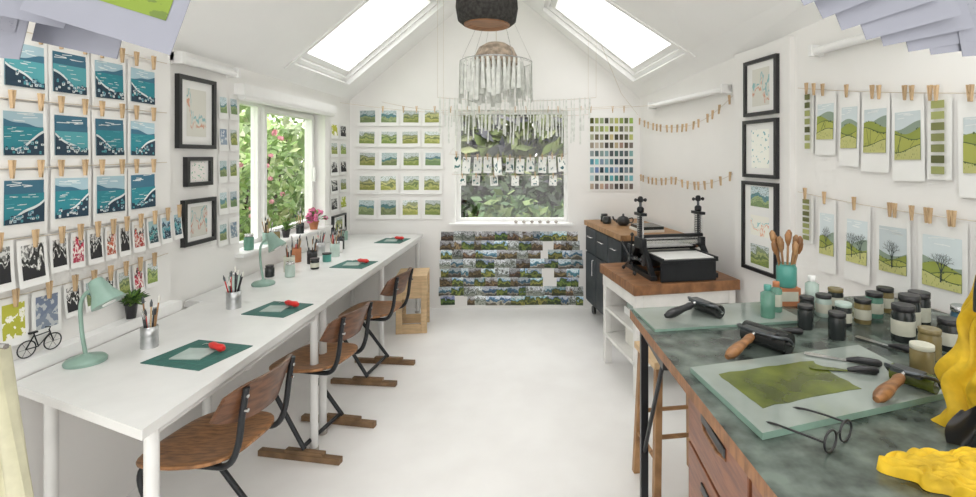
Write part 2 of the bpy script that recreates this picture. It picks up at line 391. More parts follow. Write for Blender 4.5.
def fb(x0,x1,z0,z1,t,y0,y1,g=True):
    w.bx(x0,x1,y0,y1,z0,z0+t,'trim_white'); w.bx(x0,x1,y0,y1,z1-t,z1,'trim_white')
    w.bx(x0,x0+t,y0,y1,z0+t,z1-t,'trim_white'); w.bx(x1-t,x1,y0,y1,z0+t,z1-t,'trim_white')
    if g: w.bx(x0+t,x1-t,y0+.02,y0+.024,z0+t,z1-t,'window_glass')
fb(-.85,.28,.852,1.98,.035,5.1,5.16)
w.done('window_6')
b=MB(); b.bx(-.9,.33,4.94,5.14,.832,.852,'trim_white'); b.done('trim_2')
b=MB(); b.bx(-1.85,-1.79,.9,2.5,.755,.80,'trim_white'); b.done('trim_3')
b=MB(); WR.box(b,.0,1.6,0,.09,0,.015,'trim_white'); b.done('baseboard_right')

# ---------------------------------------------------------------- outside
b=MB(); b.bx(-14,12,5.3,22,-.25,-.12,'grass'); b.bx(-14,-2.2,-3,5.3,-.25,-.12,'grass'); b.done('garden_lawn')
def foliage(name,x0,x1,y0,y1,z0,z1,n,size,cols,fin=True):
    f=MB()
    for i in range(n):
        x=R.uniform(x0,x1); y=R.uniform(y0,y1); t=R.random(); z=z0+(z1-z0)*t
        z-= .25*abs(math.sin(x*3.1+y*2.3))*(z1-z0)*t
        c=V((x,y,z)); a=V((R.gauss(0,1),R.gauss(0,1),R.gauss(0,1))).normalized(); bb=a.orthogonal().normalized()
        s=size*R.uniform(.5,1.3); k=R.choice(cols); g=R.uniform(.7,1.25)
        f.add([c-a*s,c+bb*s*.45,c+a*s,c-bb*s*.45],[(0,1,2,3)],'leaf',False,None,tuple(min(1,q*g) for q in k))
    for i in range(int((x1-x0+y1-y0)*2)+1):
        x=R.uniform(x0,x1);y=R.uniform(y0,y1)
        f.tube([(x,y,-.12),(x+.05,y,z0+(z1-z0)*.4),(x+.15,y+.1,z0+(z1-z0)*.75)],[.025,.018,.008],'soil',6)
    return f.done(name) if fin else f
f=foliage('x',-3.1,-2.4,3.6,5.4,0.05,2.0,4200,.05,[(.20,.33,.08),(.28,.40,.13),(.14,.24,.06),(.40,.48,.22)],False)
for i in range(20):
    c=(R.uniform(-2.38,-2.3),R.uniform(3.6,4.5),R.uniform(.95,1.75))
    f.tube([(c[0]-.2,c[1],c[2]-.15),c],.003,'grass',4)
    for k in range(9):
        a=V((R.gauss(0,1),R.gauss(0,1),R.gauss(0,1))).normalized(); p=V(c)+a*.016; bb=a.orthogonal().normalized(); cc=a.cross(bb)
        f.add([p-bb*.017,p-cc*.017,p+bb*.017,p+cc*.017],[(0,1,2,3)],'leaf',False,None,(.72,.32,.38))
f.done('climbing_rose_bush')
foliage('garden_shrubs',-5.4,-3.6,5.5,9.3,0.08,2.3,5200,.11,[(.26,.36,.14),(.36,.45,.24),(.18,.27,.10),(.52,.56,.38)])
b=MB()
for i in range(60):
    y=2.5+i*.16; b.bx(-6.0,-5.97,y,y+.145,-.12,1.75,'fence')
b.done('garden_fence')
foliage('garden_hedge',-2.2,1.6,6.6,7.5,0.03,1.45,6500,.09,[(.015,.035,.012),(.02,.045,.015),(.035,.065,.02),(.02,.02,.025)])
foliage('flowering_shrub',-1.4,.9,5.7,6.3,0.03,1.15,1700,.10,[(.03,.08,.02),(.06,.13,.03),(.14,.20,.06)])
foliage('garden_trees',-3.4,3,9.6,11,0.2,3.2,5000,.22,[(.20,.24,.09),(.15,.19,.07),(.28,.31,.15),(.10,.10,.12)])

# ---------------------------------------------------------------- work tables (left)
def legs(b,pts,h,r,m):
    for x,y in pts:
        b.cyl((x,y,0),(x,y,h),r,m,n=14); b.cyl((x,y,0),(x,y,.02),r*1.15,'grey_wood',n=14)
b=MB(); b.prism([(-1.785,1.69),(-1.115,1.40),(-1.125,2.64),(-1.785,2.64)],.722,.752,'table_white')
b.bx(-1.74,-1.17,2.0,2.04,.66,.722,'table_white'); legs(b,[(-1.165,1.50),(-1.72,1.76),(-1.165,2.58),(-1.72,2.58)],.722,.02,'table_white')
b.tube([(-1.165,1.50,.69),(-1.165,2.58,.69)],.014,'table_white',8); b.done('work_table',.004)
b=MB(); b.prism([(-1.89,2.655),(-1.14,2.655),(-1.155,4.93),(-1.89,4.93)],.718,.748,'table_white')
legs(b,[(-1.19,2.74),(-1.82,2.74),(-1.19,3.75),(-1.19,4.85),(-1.82,4.85)],.718,.02,'table_white')
b.tube([(-1.19,2.74,.69),(-1.19,4.85,.69)],.014,'table_white',8); b.done('work_table',.004)

# ---------------------------------------------------------------- chairs
def sup(t,a,bb,e=.62):
    c,s_=math.cos(t),math.sin(t); return (math.copysign(abs(c)**e,c)*a, math.copysign(abs(s_)**e,s_)*bb)
def chair(x,y,rot):
    b=MB(); b.T=Matrix.Translation((x,y,0))@Matrix.Rotation(math.radians(rot),4,'Z')
    n=32; rings=6; vs=[]
    for side in (0,1):
        for r in range(1,rings+1):
            for k in range(n):
                t=2*math.pi*k/n; px,py=sup(t,.19,.195); q=r/rings
                px*=q; py*=q*(1+.06*px/.2); z=.452-.012*(1-q*q)+(.012*(-px/.2) if px<0 else -.02*(px/.2)**3)
                vs.append((px,py,z-(.014 if side else 0)))
        vs.append((0,0,.44-(.014 if side else 0)))
    S=rings*n+1
    fs=[]
    for side in (0,1):
        o=side*S; c=o+rings*n
        for k in range(n):
            k2=(k+1)%n
            f=[(c,o+k,o+k2)]+[(o+(r)*n+k,o+(r+1)*n+k,o+(r+1)*n+k2,o+r*n+k2) for r in range(rings-1)]
            fs+= f if not side else [tuple(reversed(q)) for q in f]
    e=(rings-1)*n
    fs+=[(e+k,S+e+k,S+e+(k+1)%n,e+(k+1)%n) for k in range(n)]
    b.add(vs,fs,'chair_wood',True)
    def bk(u,v):
        yy=(u-.5)*.38; q=abs(yy/.19); hh=.076*(1-.42*q**4)
        return (-.225+.07*q**2-.02*(v-.5)-.03*v, yy, .650+(v-.5)*2*hh)
    b.slab(bk,(1,0,0),.012,16,6,'chair_back')
    for sg in (-1,1):
        yy=sg*.135
        b.tube([(-.243,yy,.71),(-.228,yy,.62),(-.21,yy,.50),(-.17,yy,.432),(-.08,yy,.425),(.08,yy,.425),(.155,yy,.40),(.15,yy*1.05,.33),(.06,yy*1.15,.20),(-.05,yy*1.25,.05)],.0115,'black_metal',10,sub=5)
        b.bx(-.25,.20,sg*.17-.018,sg*.17+.018,0,.03,'runner_wood'); b.bx(-.16,.05,sg*.17-.016,sg*.17+.016,.03,.048,'runner_wood')
        for zz in (.63,.68): b.tube([(-.250,yy,zz),(-.228,yy,zz)],.007,'steel',8)
    b.tube([(-.04,-.17,.06),(-.04,.17,.06)],.011,'black_metal',8); b.tube([(.0,-.135,.425),(.0,.135,.425)],.011,'black_metal',8)
    b.done('school_chair',.003)
chair(-1.255,1.91,174); chair(-1.20,2.68,170); chair(-1.18,3.50,174)

b=MB(); b.T=Matrix.Translation((-1.12,4.42,0))@Matrix.Rotation(math.radians(8),4,'Z')
b.bx(-.13,.13,-.16,.16,.47,.495,'birch')
for sg in (-1,1):
    b.bx(-.13,-.08,sg*.14-.01,sg*.14+.01,0,.47,'birch'); b.bx(.08,.13,sg*.14-.01,sg*.14+.01,0,.47,'birch')
    b.bx(-.08,.08,sg*.14-.01,sg*.14+.01,.30,.47,'birch'); b.bx(-.08,.08,sg*.14-.01,sg*.14+.01,.0,.08,'birch')
b.bx(-.12,-.10,-.13,.13,.12,.17,'birch'); b.bx(.10,.12,-.13,.13,.30,.46,'birch')
b.done('plywood_stool',.003)

# ---------------------------------------------------------------- table-top things
def cutting(cx,cy,w,d,rot):
    b=MB(); b.T=Matrix.Translation((cx,cy,(.752 if cy<2.64 else .748)))@Matrix.Rotation(math.radians(rot),4,'Z')
    b.prism([(-w/2,-d/2),(w/2,-d/2),(w/2,d/2),(-w/2,d/2)],0,.003,'mat_green')
    for i in range(1,6): b.bx(-w/2+w*i/6-.0006,-w/2+w*i/6+.0006,-d/2+.01,d/2-.01,.003,.0034,'mat_line')
    for i in range(1,6): b.bx(-w/2+.01,w/2-.01,-d/2+d*i/6-.0006,-d/2+d*i/6+.0006,.003,.0034,'mat_line')
    b.done('cutting_mat')
    p=MB(); p.T=b.T@Matrix.Translation((-.01,-.01,.0035))@Matrix.Rotation(.2,4,'Z')
    p.prism([(-w*.22,-d*.22),(w*.22,-d*.22),(w*.22,d*.22),(-w*.22,d*.22)],0,.004,'lino_grey'); p.done('lino_block')
    t=MB(); t.T=b.T@Matrix.Translation((.03,.04,.0225))@Matrix.Rotation(math.radians(-15),4,'Z')
    t.tube([(-.03,0,0),(-.01,0,0),(.02,0,0),(.05,0,0),(.065,0,0)],[.006,.014,.012,.015,.008],'red',12,sub=0)
    t.tube([(-.03,0,0),(-.06,0,-.004),(-.085,0,-.014)],[.003,.003,.002],'steel',6); t.done('lino_cutter')
cutting(-1.32,1.935,.27,.24,-14)
cutting(-1.31,2.505,.235,.22,-12); cutting(-1.32,3.555,.24,.24,-8); cutting(-1.34,4.55,.24,.26,-6)
def lamp(x,y,z,rot,s=1.):
    b=MB(); b.T=Matrix.Translation((x,y,z))@Matrix.Rotation(math.radians(rot),4,'Z')@Matrix.Scale(s,4)
    b.lathe([(.066,0),(.068,.01),(.06,.02),(.02,.028),(.012,.035)],(0,0,0),'mint',24)
    b.tube([(0,0,.03),(-.015,0,.12),(-.02,0,.22),(.0,0,.27),(.04,0,.285)],.007,'mint',10,sub=5)
    b.T=b.T@Matrix.Translation((.05,0,.30))@Matrix.Rotation(math.radians(-32),4,'Y')
    b.lathe([(.012,.03),(.024,.025),(.030,.0),(.036,-.03),(.054,-.068),(.057,-.078)][::-1],(0,0,0),'mint',24)
    b.lathe([(.022,-.082),(.028,-.07),(.02,-.05)],(0,0,0),'trim_white',14)
    b.done('desk_lamp')
lamp(-1.69,1.86,.752,0,.95); lamp(-1.66,3.0,.748,0,.95)
def brushpot(x,y,z,r=.034,h=.10,m='tin',n=9,name='tin_of_brushes'):
    b=MB(); b.T=Matrix.Translation((x,y,z))
    b.lathe([(r,0),(r,.004),(r*.97,.01),(r,.02),(r,h*.5),(r*.97,h*.55),(r,h*.6),(r,h),(r*.9,h),(r*.9,h*.9)],(0,0,0),m,20)
    for i in range(n):
        t=R.uniform(0,6.28); q=R.uniform(.1,.8)*r; L=R.uniform(.12,.18); l=R.uniform(.2,.9)*r*1.4
        p0=(q*math.cos(t)*.5,q*math.sin(t)*.5,.02); p1=(l*math.cos(t),l*math.sin(t),L)
        b.tube([p0,p1],.003,R.choice(['oak','black_plastic','red','birch','black_plastic','dark_steel']),6)
        d=(V(p1)-V(p0)).normalized(); b.tube([p1,V(p1)+d*.015,V(p1)+d*.03],[.0045,.005,.001],R.choice(['dark_steel','card_cream','steel']),6)
    b.done(name)
brushpot(-1.57,2.01,.752,.03,.085); brushpot(-1.55,2.53,.752,.034,.085,n=12)
brushpot(-1.68,3.35,.748,.035,.1,'jar_label',8,'jar_of_brushes'); brushpot(-1.64,3.6,.748,.035,.09,'black_plastic',8,'pot_of_pens'); brushpot(-1.72,3.9,.748,.04,.1,'tin',9)
brushpot(-1.58,3.85,.748,.035,.1,'jar_pale',10,'jar_of_brushes'); brushpot(-1.78,3.65,.748,.035,.1,'terracotta',10,'pot_of_pens'); brushpot(-1.66,4.15,.748,.035,.1,'jar_dark',10,'jar_of_brushes')
brushpot(-1.91,3.5,.905,.03,.08,'mint',9,'pot_of_pens'); brushpot(-1.91,3.98,.905,.03,.08,'jar_dark',9,'pot_of_pens')
def jar(name,x,y,z,r,h,body,lid=None,label=None,neck=.8):
    b=MB(); b.T=Matrix.Translation((x,y,z))
    b.lathe([(r*.92,0),(r,.005),(r,h*.78),(r*neck,h*.86),(r*neck,h)],(0,0,0),body,20)
    if label: b.lathe([(r*1.01,h*.2),(r*1.015,h*.21),(r*1.015,h*.62),(r*1.01,h*.63)],(0,0,0),label,20)
    if lid: b.lathe([(r*(neck+.06),h*.88),(r*(neck+.08),h*.89),(r*(neck+.08),h*1.05),(r*(neck+.02),h*1.06)],(0,0,0),lid,20)
    b.done(name)
jar('glass_jar',-1.60,3.2,.748,.03,.09,'jar_pale','steel'); jar('paint_pot',-1.73,3.2,.748,.028,.07,'jar_dark','black_plastic')
jar('paint_pot',-1.74,3.47,.748,.028,.07,'terracotta',None,None,1.); jar('ceramic_mug',-1.62,4.0,.748,.038,.085,'trim_white',None,None,1.)
jar('glass_jar',-1.76,2.88,.748,.03,.1,'jar_pale','steel'); jar('paint_pot',-1.80,4.6,.748,.03,.08,'mint',None,None,1.)
jar('paint_pot',-1.54,3.42,.748,.028,.07,'jar_dark','black_plastic','jar_label',1.); jar('paint_pot',-1.56,3.66,.748,.03,.06,'jar_teal','black_plastic',None,1.)
jar('glass_jar',-1.91,3.28,.905,.03,.10,'jar_green','steel'); jar('glass_jar',-1.91,3.62,.905,.026,.08,'jar_amber','steel')
def plant(name,x,y,z,r,h,pot,n,L,cols,flower=None):
    b=MB(); b.T=Matrix.Translation((x,y,z))
    b.lathe([(r*.7,0),(r*.95,h*.85),(r*1.05,h*.86),(r*1.05,h),(r*.9,h),(r*.88,h*.9)],(0,0,0),pot,18)
    b.lathe([(r*.86,h*.86),(r*.5,h*.9)],(0,0,0),'soil',18)
    for i in range(n):
        t=R.uniform(0,6.28); e=R.uniform(.15,1.2); l=L*R.uniform(.5,1.1); d=V((math.cos(t)*math.cos(e),math.sin(t)*math.cos(e),math.sin(e)))
        if d.x<0: d.x*=.3
        p0=V((0,0,h*.88)); p1=p0+d*l; b.tube([p0,(p0+p1)/2+V((0,0,.01)),p1],.0018,'grass',4)
        s=V((-math.sin(t),math.cos(t),0)); w=l*.16; k=R.choice(cols); g=R.uniform(.7,1.2)
        b.add([p0.lerp(p1,.5),p1+s*w,p1+d*l*.35-V((0,0,l*.15)),p1-s*w],[(0,1,2,3)],'leaf',False,None,tuple(c*g for c in k))
        if flower and i%2==0:
            for kk in range(6):
                a=V((R.gauss(0,1),R.gauss(0,1),R.gauss(0,1))).normalized(); bb=a.orthogonal().normalized(); cc=a.cross(bb); p=p1+a*.012
                b.add([p-bb*.018,p-cc*.018,p+bb*.018,p+cc*.018],[(0,1,2,3)],'leaf',False,None,flower)
    b.done(name)
plant('potted_plant',-1.815,2.22,.80,.025,.07,'black_plastic',90,.06,[(.03,.08,.025),(.06,.14,.035),(.12,.20,.05)])
plant('potted_geranium',-1.90,4.2,.905,.04,.07,'terracotta',55,.11,[(.08,.18,.05),(.14,.28,.07)],(.78,.22,.40))
plant('potted_fern',-1.92,3.78,.905,.03,.06,'black_plastic',40,.07,[(.10,.2,.05),(.16,.30,.07)])
# model bicycle
b=MB(); b.T=Matrix.Translation((-1.82,1.82,.80))@Matrix.Rotation(math.radians(82),4,'Z')
def ring(cx,cz,r,t=.0022):
    b.tube([(cx+r*math.cos(a*math.pi/12),0,cz+r*math.sin(a*math.pi/12)) for a in range(24)],t,'black_metal',5,closed=True)
    for a in range(6): b.tube([(cx,0,cz),(cx+r*math.cos(a*math.pi/3),0,cz+r*math.sin(a*math.pi/3))],.0006,'black_metal',4)
ring(-.042,.032,.029); ring(.042,.032,.029)
for p,q in [((-.045,.032),(-.005,.03)),((-.005,.03),(-.018,.075)),((-.018,.075),(-.045,.032)),((-.016,.07),(.032,.072)),((-.005,.03),(.033,.066)),((.03,.08),(.045,.032)),((-.018,.075),(-.02,.083))]:
    b.tube([(p[0],0,p[1]),(q[0],0,q[1])],.0022,'black_metal',5)
b.tube([(.018,0,.092),(.035,0,.088),(.03,0,.078)],.002,'black_metal',5); b.bx(-.034,-.01,-.006,.006,.082,.088,'black_metal')
b.done('model_bicycle')

# ---------------------------------------------------------------- left wall prints
for r in range(3):
    t=MB(); z1=1.955-.243*r
    WL.line(t,[(1.60,z1+.005,.0),(2.46,z1+.02,0)],.014)
    for c in range(4):
        y0=1.70+c*.178
        for q in (.03,.13): WL.peg(t,y0+q,z1+.005,.018)
    t.done('twine_with_pegs')
    for c in range(4):
        y0=1.70+c*.178+R.uniform(-.004,.004)
        p=MB(); WL.sheet(p,y0,y0+.168,z1-.235,z1,None,.006+.002*r,(.09,.15),tilt=R.uniform(-.03,.03),drawn='harbour')
        p.done('harbour_print')
def row(wall,name,a0,a1,z,sag,items,off=.02):
    t=MB(); wall.line(t,[(a0,z,sag),(a1,z,0)],off)
    zz=lambda a:z-sag*4*((a-a0)/(a1-a0))*(1-(a-a0)/(a1-a0))
    for (a,w,h,img) in items:
        wall.peg(t,a+w*.5,zz(a+w/2)-.005,off+.004)
        wall.sheet(t,a,a+w,zz(a+w/2)-h-.005,zz(a+w/2)-.005,img,off-.002,(.12,.12),tilt=R.uniform(-.03,.03))
    t.done(name)
it=[];y=1.62
for m_,w in [('print_mono',.11),('print_mono',.105),('print_mono',.07),('print_red',.06),('print_mono',.07),('print_red',.055),('print_mono',.06),('print_red',.07),('print_harbour',.07),('print_harbour',.07),('print_harbour',.06)]:
    it.append((y,w,.17 if w>.08 else .14,m_)); y+=w+.012
row(WL,'linocut_prints_on_twine',1.55,2.47,1.245,.02,it,.03)
it=[];y=1.60
for m_,w in [('print_mono',.08),('print_lime',.10),('print_bluegrey',.11),('print_mono',.07),('print_hills_blue',.07),('print_mono',.06),('print_hills',.07),('print_red',.06),('print_hills',.08)]:
    it.append((y,w,.165 if w>.09 else .13,m_)); y+=w+.014
row(WL,'linocut_prints_on_twine',1.55,2.47,1.04,.015,it,.012)
def frame(wall,name,a0,a1,z0,z1,img,t=.022,d=.025,off=0,g0=.24,h0=.17):
    b=MB()
    wall.box(b,a0,a1,z0,z0+t,off,off+d,'black_frame'); wall.box(b,a0,a1,z1-t,z1,off,off+d,'black_frame')
    wall.box(b,a0,a0+t,z0+t,z1-t,off,off+d,'black_frame'); wall.box(b,a1-t,a1,z0+t,z1-t,off,off+d,'black_frame')
    wall.box(b,a0+t,a1-t,z0+t,z1-t,off+.001,off+.01,'paper')
    g=(a1-a0)*g0; h=(z1-z0)*h0
    P=wall.p; b.quad([P(a0+g,z0+h,off+.0115),P(a1-g,z0+h,off+.0115),P(a1-g,z1-h,off+.0115),P(a0+g,z1-h,off+.0115)],img,rc())
    b.done(name)
frame(WL2,'framed_picture',2.60,2.90,1.56,1.95,'print_pink')
frame(WL2,'framed_picture',2.66,2.87,1.355,1.515,'print_bee')
frame(WL2,'framed_picture',2.64,2.90,1.035,1.285,'print_pink')
t=MB(); z=1.90
for i in range(5):
    for j in range(2): WL2.sheet(t,2.945+j*.10,3.035+j*.10,z-.16,z,R.choice(['print_hills','print_hills_blue','print_hills','print_bluegrey']),.004,(.15,.18))
    z-=.19
t.done('small_landscape_prints')
t=MB(); z=1.83
for i in range(5):
    for j in range(2): WL2.sheet(t,4.52+j*.21,4.69+j*.21,z-.15,z,R.choice(['print_hills','print_mono','print_hills_blue','print_lime']),.004,(.12,.15))
    z-=.17
t.done('small_landscape_prints')
frame(WL2,'framed_picture',4.55,4.85,.80,.97,'print_hills',.015)

# ---------------------------------------------------------------- back wall
for r,(z0,z1) in enumerate([(1.82,2.0),(1.61,1.79),(1.39,1.58),(1.14,1.35),(.89,1.11)]):
    t=MB()
    for c in range(4):
        x0=-1.83+c*.218+R.uniform(-.006,.006)
        WB.sheet(t,x0,x0+.205,z0,z1,'print_hills' if R.random()<.6 else 'print_hills_blue',.006,(.13,.15),tilt=R.uniform(-.03,.03))
    t.done('row_of_landscape_prints')
t=MB()
z=.765; r=0
for r in range(8):
    h=.0915; x=-1.0+R.uniform(-.012,.012)
    while x<.36:
        w=R.choice([.075,.11,.125,.14])
        if x+w>.43: w=.43-x
        gap = (.02<x+w/2<.13) and r in (1,2,4,5,7)
        if not gap and not (r==7 and R.random()<.15):
            zo=R.uniform(-.004,.004)
            WB.sheet(t,x,x+w+.004,z-h+zo-.003,z+zo+.002,None,.002,(0,0),tilt=0,curl=.001) if False else None
            WB.sheet(t,x,x+w+.002,z-h+zo-.002,z+zo+.002,R.choice([PH[0],PH[0],PH[1],PH[2],PH[3]]),.002+.006*R.random(),(.0,.0),tilt=R.uniform(-.03,.03),curl=.001)
        x+=w
    z-=h
t.done('photo_collage')
t=MB(); WB.sheet(t,.48,.96,1.17,1.97,None,.004,curl=.003)
import colorsys
for r in range(9):
    for c in range(9):
        base=[(.2,.6),(.19,.55),(.14,.45),(.09,.35),(.5,.3),(.55,.5),(.58,.5),(.50,.5),(.05,.35)][r]
        hcol=colorsys.hsv_to_rgb(base[0]+R.uniform(-.04,.04),min(.8,base[1]*R.uniform(.5,1.5)),R.choice([R.uniform(.04,.2),R.uniform(.1,.5),R.uniform(.3,.65)]))
        a=.50+c*.049; zz=1.90-r*.082; P=WB.p
        t.quad([P(a,zz-.055,.0105),P(a+.036,zz-.055,.0105),P(a+.036,zz,.0105),P(a,zz,.0105)],'swatch_colour',hcol)
t.done('colour_swatch_chart')
for i in range(6):
    s=MB(); x=-.24+i*.08; s.lathe([(.004,0),(.018,.006),(.02,.014),(.012,.024),(.003,.028)],(x,4.98,.852),'grey_wood',10); s.done('sill_pebble')

# ---------------------------------------------------------------- right wall
frame(WR,'framed_picture',ra(3.24),ra(2.93),1.77,2.12,'print_pink',.022,.025,.035)
frame(WR,'framed_picture',ra(3.25),ra(2.93),1.385,1.745,'print_bee',.022,.025,.035)
b=MB(); a0,a1,z0,z1=ra(3.26),ra(2.93),.80,1.36; o=.035; t_=.022
WR.box(b,a0,a1,z0,z0+t_,o,o+.025,'black_frame'); WR.box(b,a0,a1,z1-t_,z1,o,o+.025,'black_frame'); WR.box(b,a0,a0+t_,z0+t_,z1-t_,o,o+.025,'black_frame'); WR.box(b,a1-t_,a1,z0+t_,z1-t_,o,o+.025,'black_frame')
WR.box(b,a0+t_,a1-t_,z0+t_,z1-t_,o+.001,o+.01,'paper'); P=WR.p
for k in range(3):
    zc=.90+k*.18; b.quad([P(a0+.08,zc-.055,o+.0115),P(a1-.08,zc-.055,o+.0115),P(a1-.08,zc+.07,o+.0115),P(a0+.08,zc+.07,o+.0115)],['print_hills','print_pink','print_hills_blue'][k],rc())
b.done('framed_picture')
def hang(name,a0,z0,a1,z1,sag,spec):
    t=MB(); WR.line(t,[(a0,z0,sag),(a1,z1,0)],.02)
    zz=lambda a:z0+(z1-z0)*(a-a0)/(a1-a0)-sag*4*((a-a0)/(a1-a0))*(1-(a-a0)/(a1-a0))
    for a,w,h,img in spec:
        for q in ((.25,.8) if w>.18 else (.5,)): WR.peg(t,a+w*q,zz(a+w*q),.024)
    a=a0+.05
    while a<a1:
        if R.random()<.3: WR.peg(t,a,zz(a),.024)
        a+=.08
    t.done(name)
    for a,w,h,img in spec:
        p=MB(); z=zz(a+w/2)-.01
        if img=='swatch':
            WR.sheet(p,a,a+w,z-h,z,None,.012,curl=.005)
            for k in range(7):
                P=WR.p; zt=z-.02-k*(h-.03)/7; g=R.uniform(.1,.6)
                p.quad([P(a+w*.25,zt-h/11,.026),P(a+w*.8,zt-h/11,.026),P(a+w*.8,zt,.026),P(a+w*.25,zt,.026)],'swatch_colour',(g*.75,g*.8,g*.3))
            p.done('ink_swatch_strip')
        else:
            WR.sheet(p,a,a+w,z-h,z,None,.012,(.10,.19),tilt=R.uniform(-.02,.02),drawn=img); p.done('landscape_print')
A=ra
hang('twine_with_pegs',A(2.80),1.90,A(1.55),1.72,.015,[(A(2.76),.07,.34,'swatch'),(A(2.68),.14,.33,'hills'),(A(2.52),.12,.36,'hills'),(A(2.39),.15,.36,'hills'),(A(2.23),.15,.37,'hills'),(A(2.07),.10,.34,'swatch'),(A(1.95),.22,.38,'hills')])
hang('twine_with_pegs',A(2.80),1.32,A(1.55),1.28,.02,[(A(2.78),.09,.26,'swatch'),(A(2.66),.12,.38,'tree'),(A(2.49),.15,.37,'tree'),(A(2.31),.17,.36,'tree'),(A(2.11),.20,.37,'tree'),(A(1.88),.22,.36,'hills')])
def pegline(name,pts,off=.03,step=.09):
    t=MB(); WR.line(t,pts,off)
    for (a0,z0,sag),(a1,z1,_) in zip(pts,pts[1:]):
        n=int((a1-a0)/step)
        for k in range(n):
            q=(k+R.uniform(.2,.8))/n; WR.peg(t,a0+(a1-a0)*q,z0+(z1-z0)*q-sag*4*q*(1-q)-.012,off+.003,R.uniform(-.2,.2))
    t.done(name)
pegline('twine_with_pegs',[(.05,1.88,.03),(.9,1.76,.05),(1.64,1.93,0)])
pegline('twine_with_pegs',[(.05,1.33,.03),(.8,1.33,.06),(1.64,1.40,0)])
def batten(name,wall,a0,a1,z,off=0.002):
    b=MB(); wall.box(b,a0,a1,z-.02,z+.02,off,off+.03,'trim_white')
    b.tube([wall.p(a0+.02,z-.012,off+.05),wall.p(a1-.02,z-.012,off+.05)],.02,'trim_white',14)
    wall.box(b,a0,a0+.025,z-.035,z+.025,off,off+.075,'trim_white'); wall.box(b,a1-.025,a1,z-.035,z+.025,off,off+.075,'trim_white'); b.done(name)
batten('batten_light',WR,ra(4.66),ra(3.45),1.99); batten('batten_light',WR,ra(2.66),ra(2.1),2.08)
batten('batten_light',WL2,2.55,3.05,2.03)
b=MB(); WL2.box(b,3.1,4.5,1.90,1.97,0.001,.07,'trim_white'); b.tube([(-1.862,3.12,1.895),(-1.862,4.48,1.895)],.028,'paper',14); b.done('roller_blind')

# ---------------------------------------------------------------- cabinets
TC=Matrix.Translation((.655,3.92,0))@Matrix.Rotation(math.radians(11.86),4,'Z')
b=MB(); b.T=TC
b.bx(0,.50,0,.96,.12,.855,'cabinet_black')
for i in range(3):
    y0=.012+i*.316; b.bx(-.016,0,y0,y0+.305,.14,.60,'cabinet_black'); b.bx(-.016,0,y0,y0+.305,.615,.84,'cabinet_black')
    b.tube([(-.016,y0+.05,.42),(-.036,y0+.05,.42),(-.036,y0+.05,.56),(-.016,y0+.05,.56)],.005,'steel',8)
    b.tube([(-.016,y0+.10,.76),(-.036,y0+.10,.76),(-.036,y0+.20,.76),(-.016,y0+.20,.76)],.005,'steel',8)
for x in (.05,.45):
    for y in (.07,.48,.90):
        b.cyl((x,y,.08),(x,y,.12),.012,'steel'); b.cyl((x-.012,y,.04),(x+.012,y,.04),.04,'black_plastic',n=18)
b.bx(-.03,.515,-.02,.96,.855,.90,'oak'); b.done('storage_cabinet',.003)
def onC(x,y): q=TC@V((x,y,0)); return q.x,q.y
x,y=onC(.12,.80); jar('ink_tin',x,y,.9,.035,.07,'jar_dark','black_plastic')
x,y=onC(.10,.67); jar('ink_tin',x,y,.9,.04,.06,'jar_dark','black_plastic')
x,y=onC(.2,.52)
b=MB(); b.T=Matrix.Translation((x,y,.9)); b.lathe([(.035,0),(.055,.02),(.058,.045),(.04,.075),(.018,.082),(.008,.09),(.01,.1),(.003,.105)],(0,0,0),'black_plastic',20)
b.tube([(-.05,0,.03),(-.085,0,.055),(-.095,0,.08)],[.012,.008,.007],'black_plastic',8,sub=0); b.tube([(.05,0,.06),(.085,0,.065),(.085,0,.03),(.052,0,.025)],.005,'black_plastic',8,sub=4); b.done('teapot')
x,y=onC(.28,.2)
b=MB(); b.T=Matrix.Translation((x,y,.9))@Matrix.Rotation(.2,4,'Z'); b.bx(-.10,.10,-.13,.13,0,.02,'card_cream'); b.bx(-.09,.10,-.12,.12,.02,.045,'jar_dark'); b.done('stack_of_sketchbooks')

# ---------------------------------------------------------------- press bench
TB=Matrix.Translation((.58,3.08,0))@Matrix.Rotation(math.radians(11.86),4,'Z')
b=MB(); b.T=TB
b.bx(0,.73,0,.66,.655,.72,'bench_wood')
for x in (.02,.66):
    for y in (.02,.59): b.bx(x,x+.05,y,y+.05,0,.655,'shelf_white')
b.bx(.02,.71,.03,.63,.20,.225,'shelf_white'); b.bx(.07,.66,.02,.04,.57,.655,'shelf_white'); b.bx(.02,.04,.07,.59,.57,.655,'shelf_white'); b.bx(.07,.66,.60,.62,.225,.655,'shelf_white')
b.bx(.02,.04,.07,.59,.40,.42,'shelf_white'); b.bx(.04,.70,.05,.62,.405,.42,'shelf_white')
b.done('press_bench',.004)
b=MB(); b.T=TB
b.bx(.10,.38,.08,.40,.226,.36,'card_cream'); b.bx(.09,.39,.07,.41,.36,.385,'paper'); b.done('storage_box',.003)
b=MB(); b.T=TB; b.bx(.42,.63,.10,.40,.226,.36,'grey_wood'); b.bx(.41,.64,.09,.41,.345,.375,'trim_white'); b.done('storage_box',.003)
b=MB(); b.T=TB; b.bx(.10,.40,.08,.42,.421,.47,'paper'); b.bx(.11,.39,.08,.40,.471,.50,'lino_grey'); b.bx(.12,.4,.09,.41,.501,.53,'paper'); b.done('stack_of_paper')
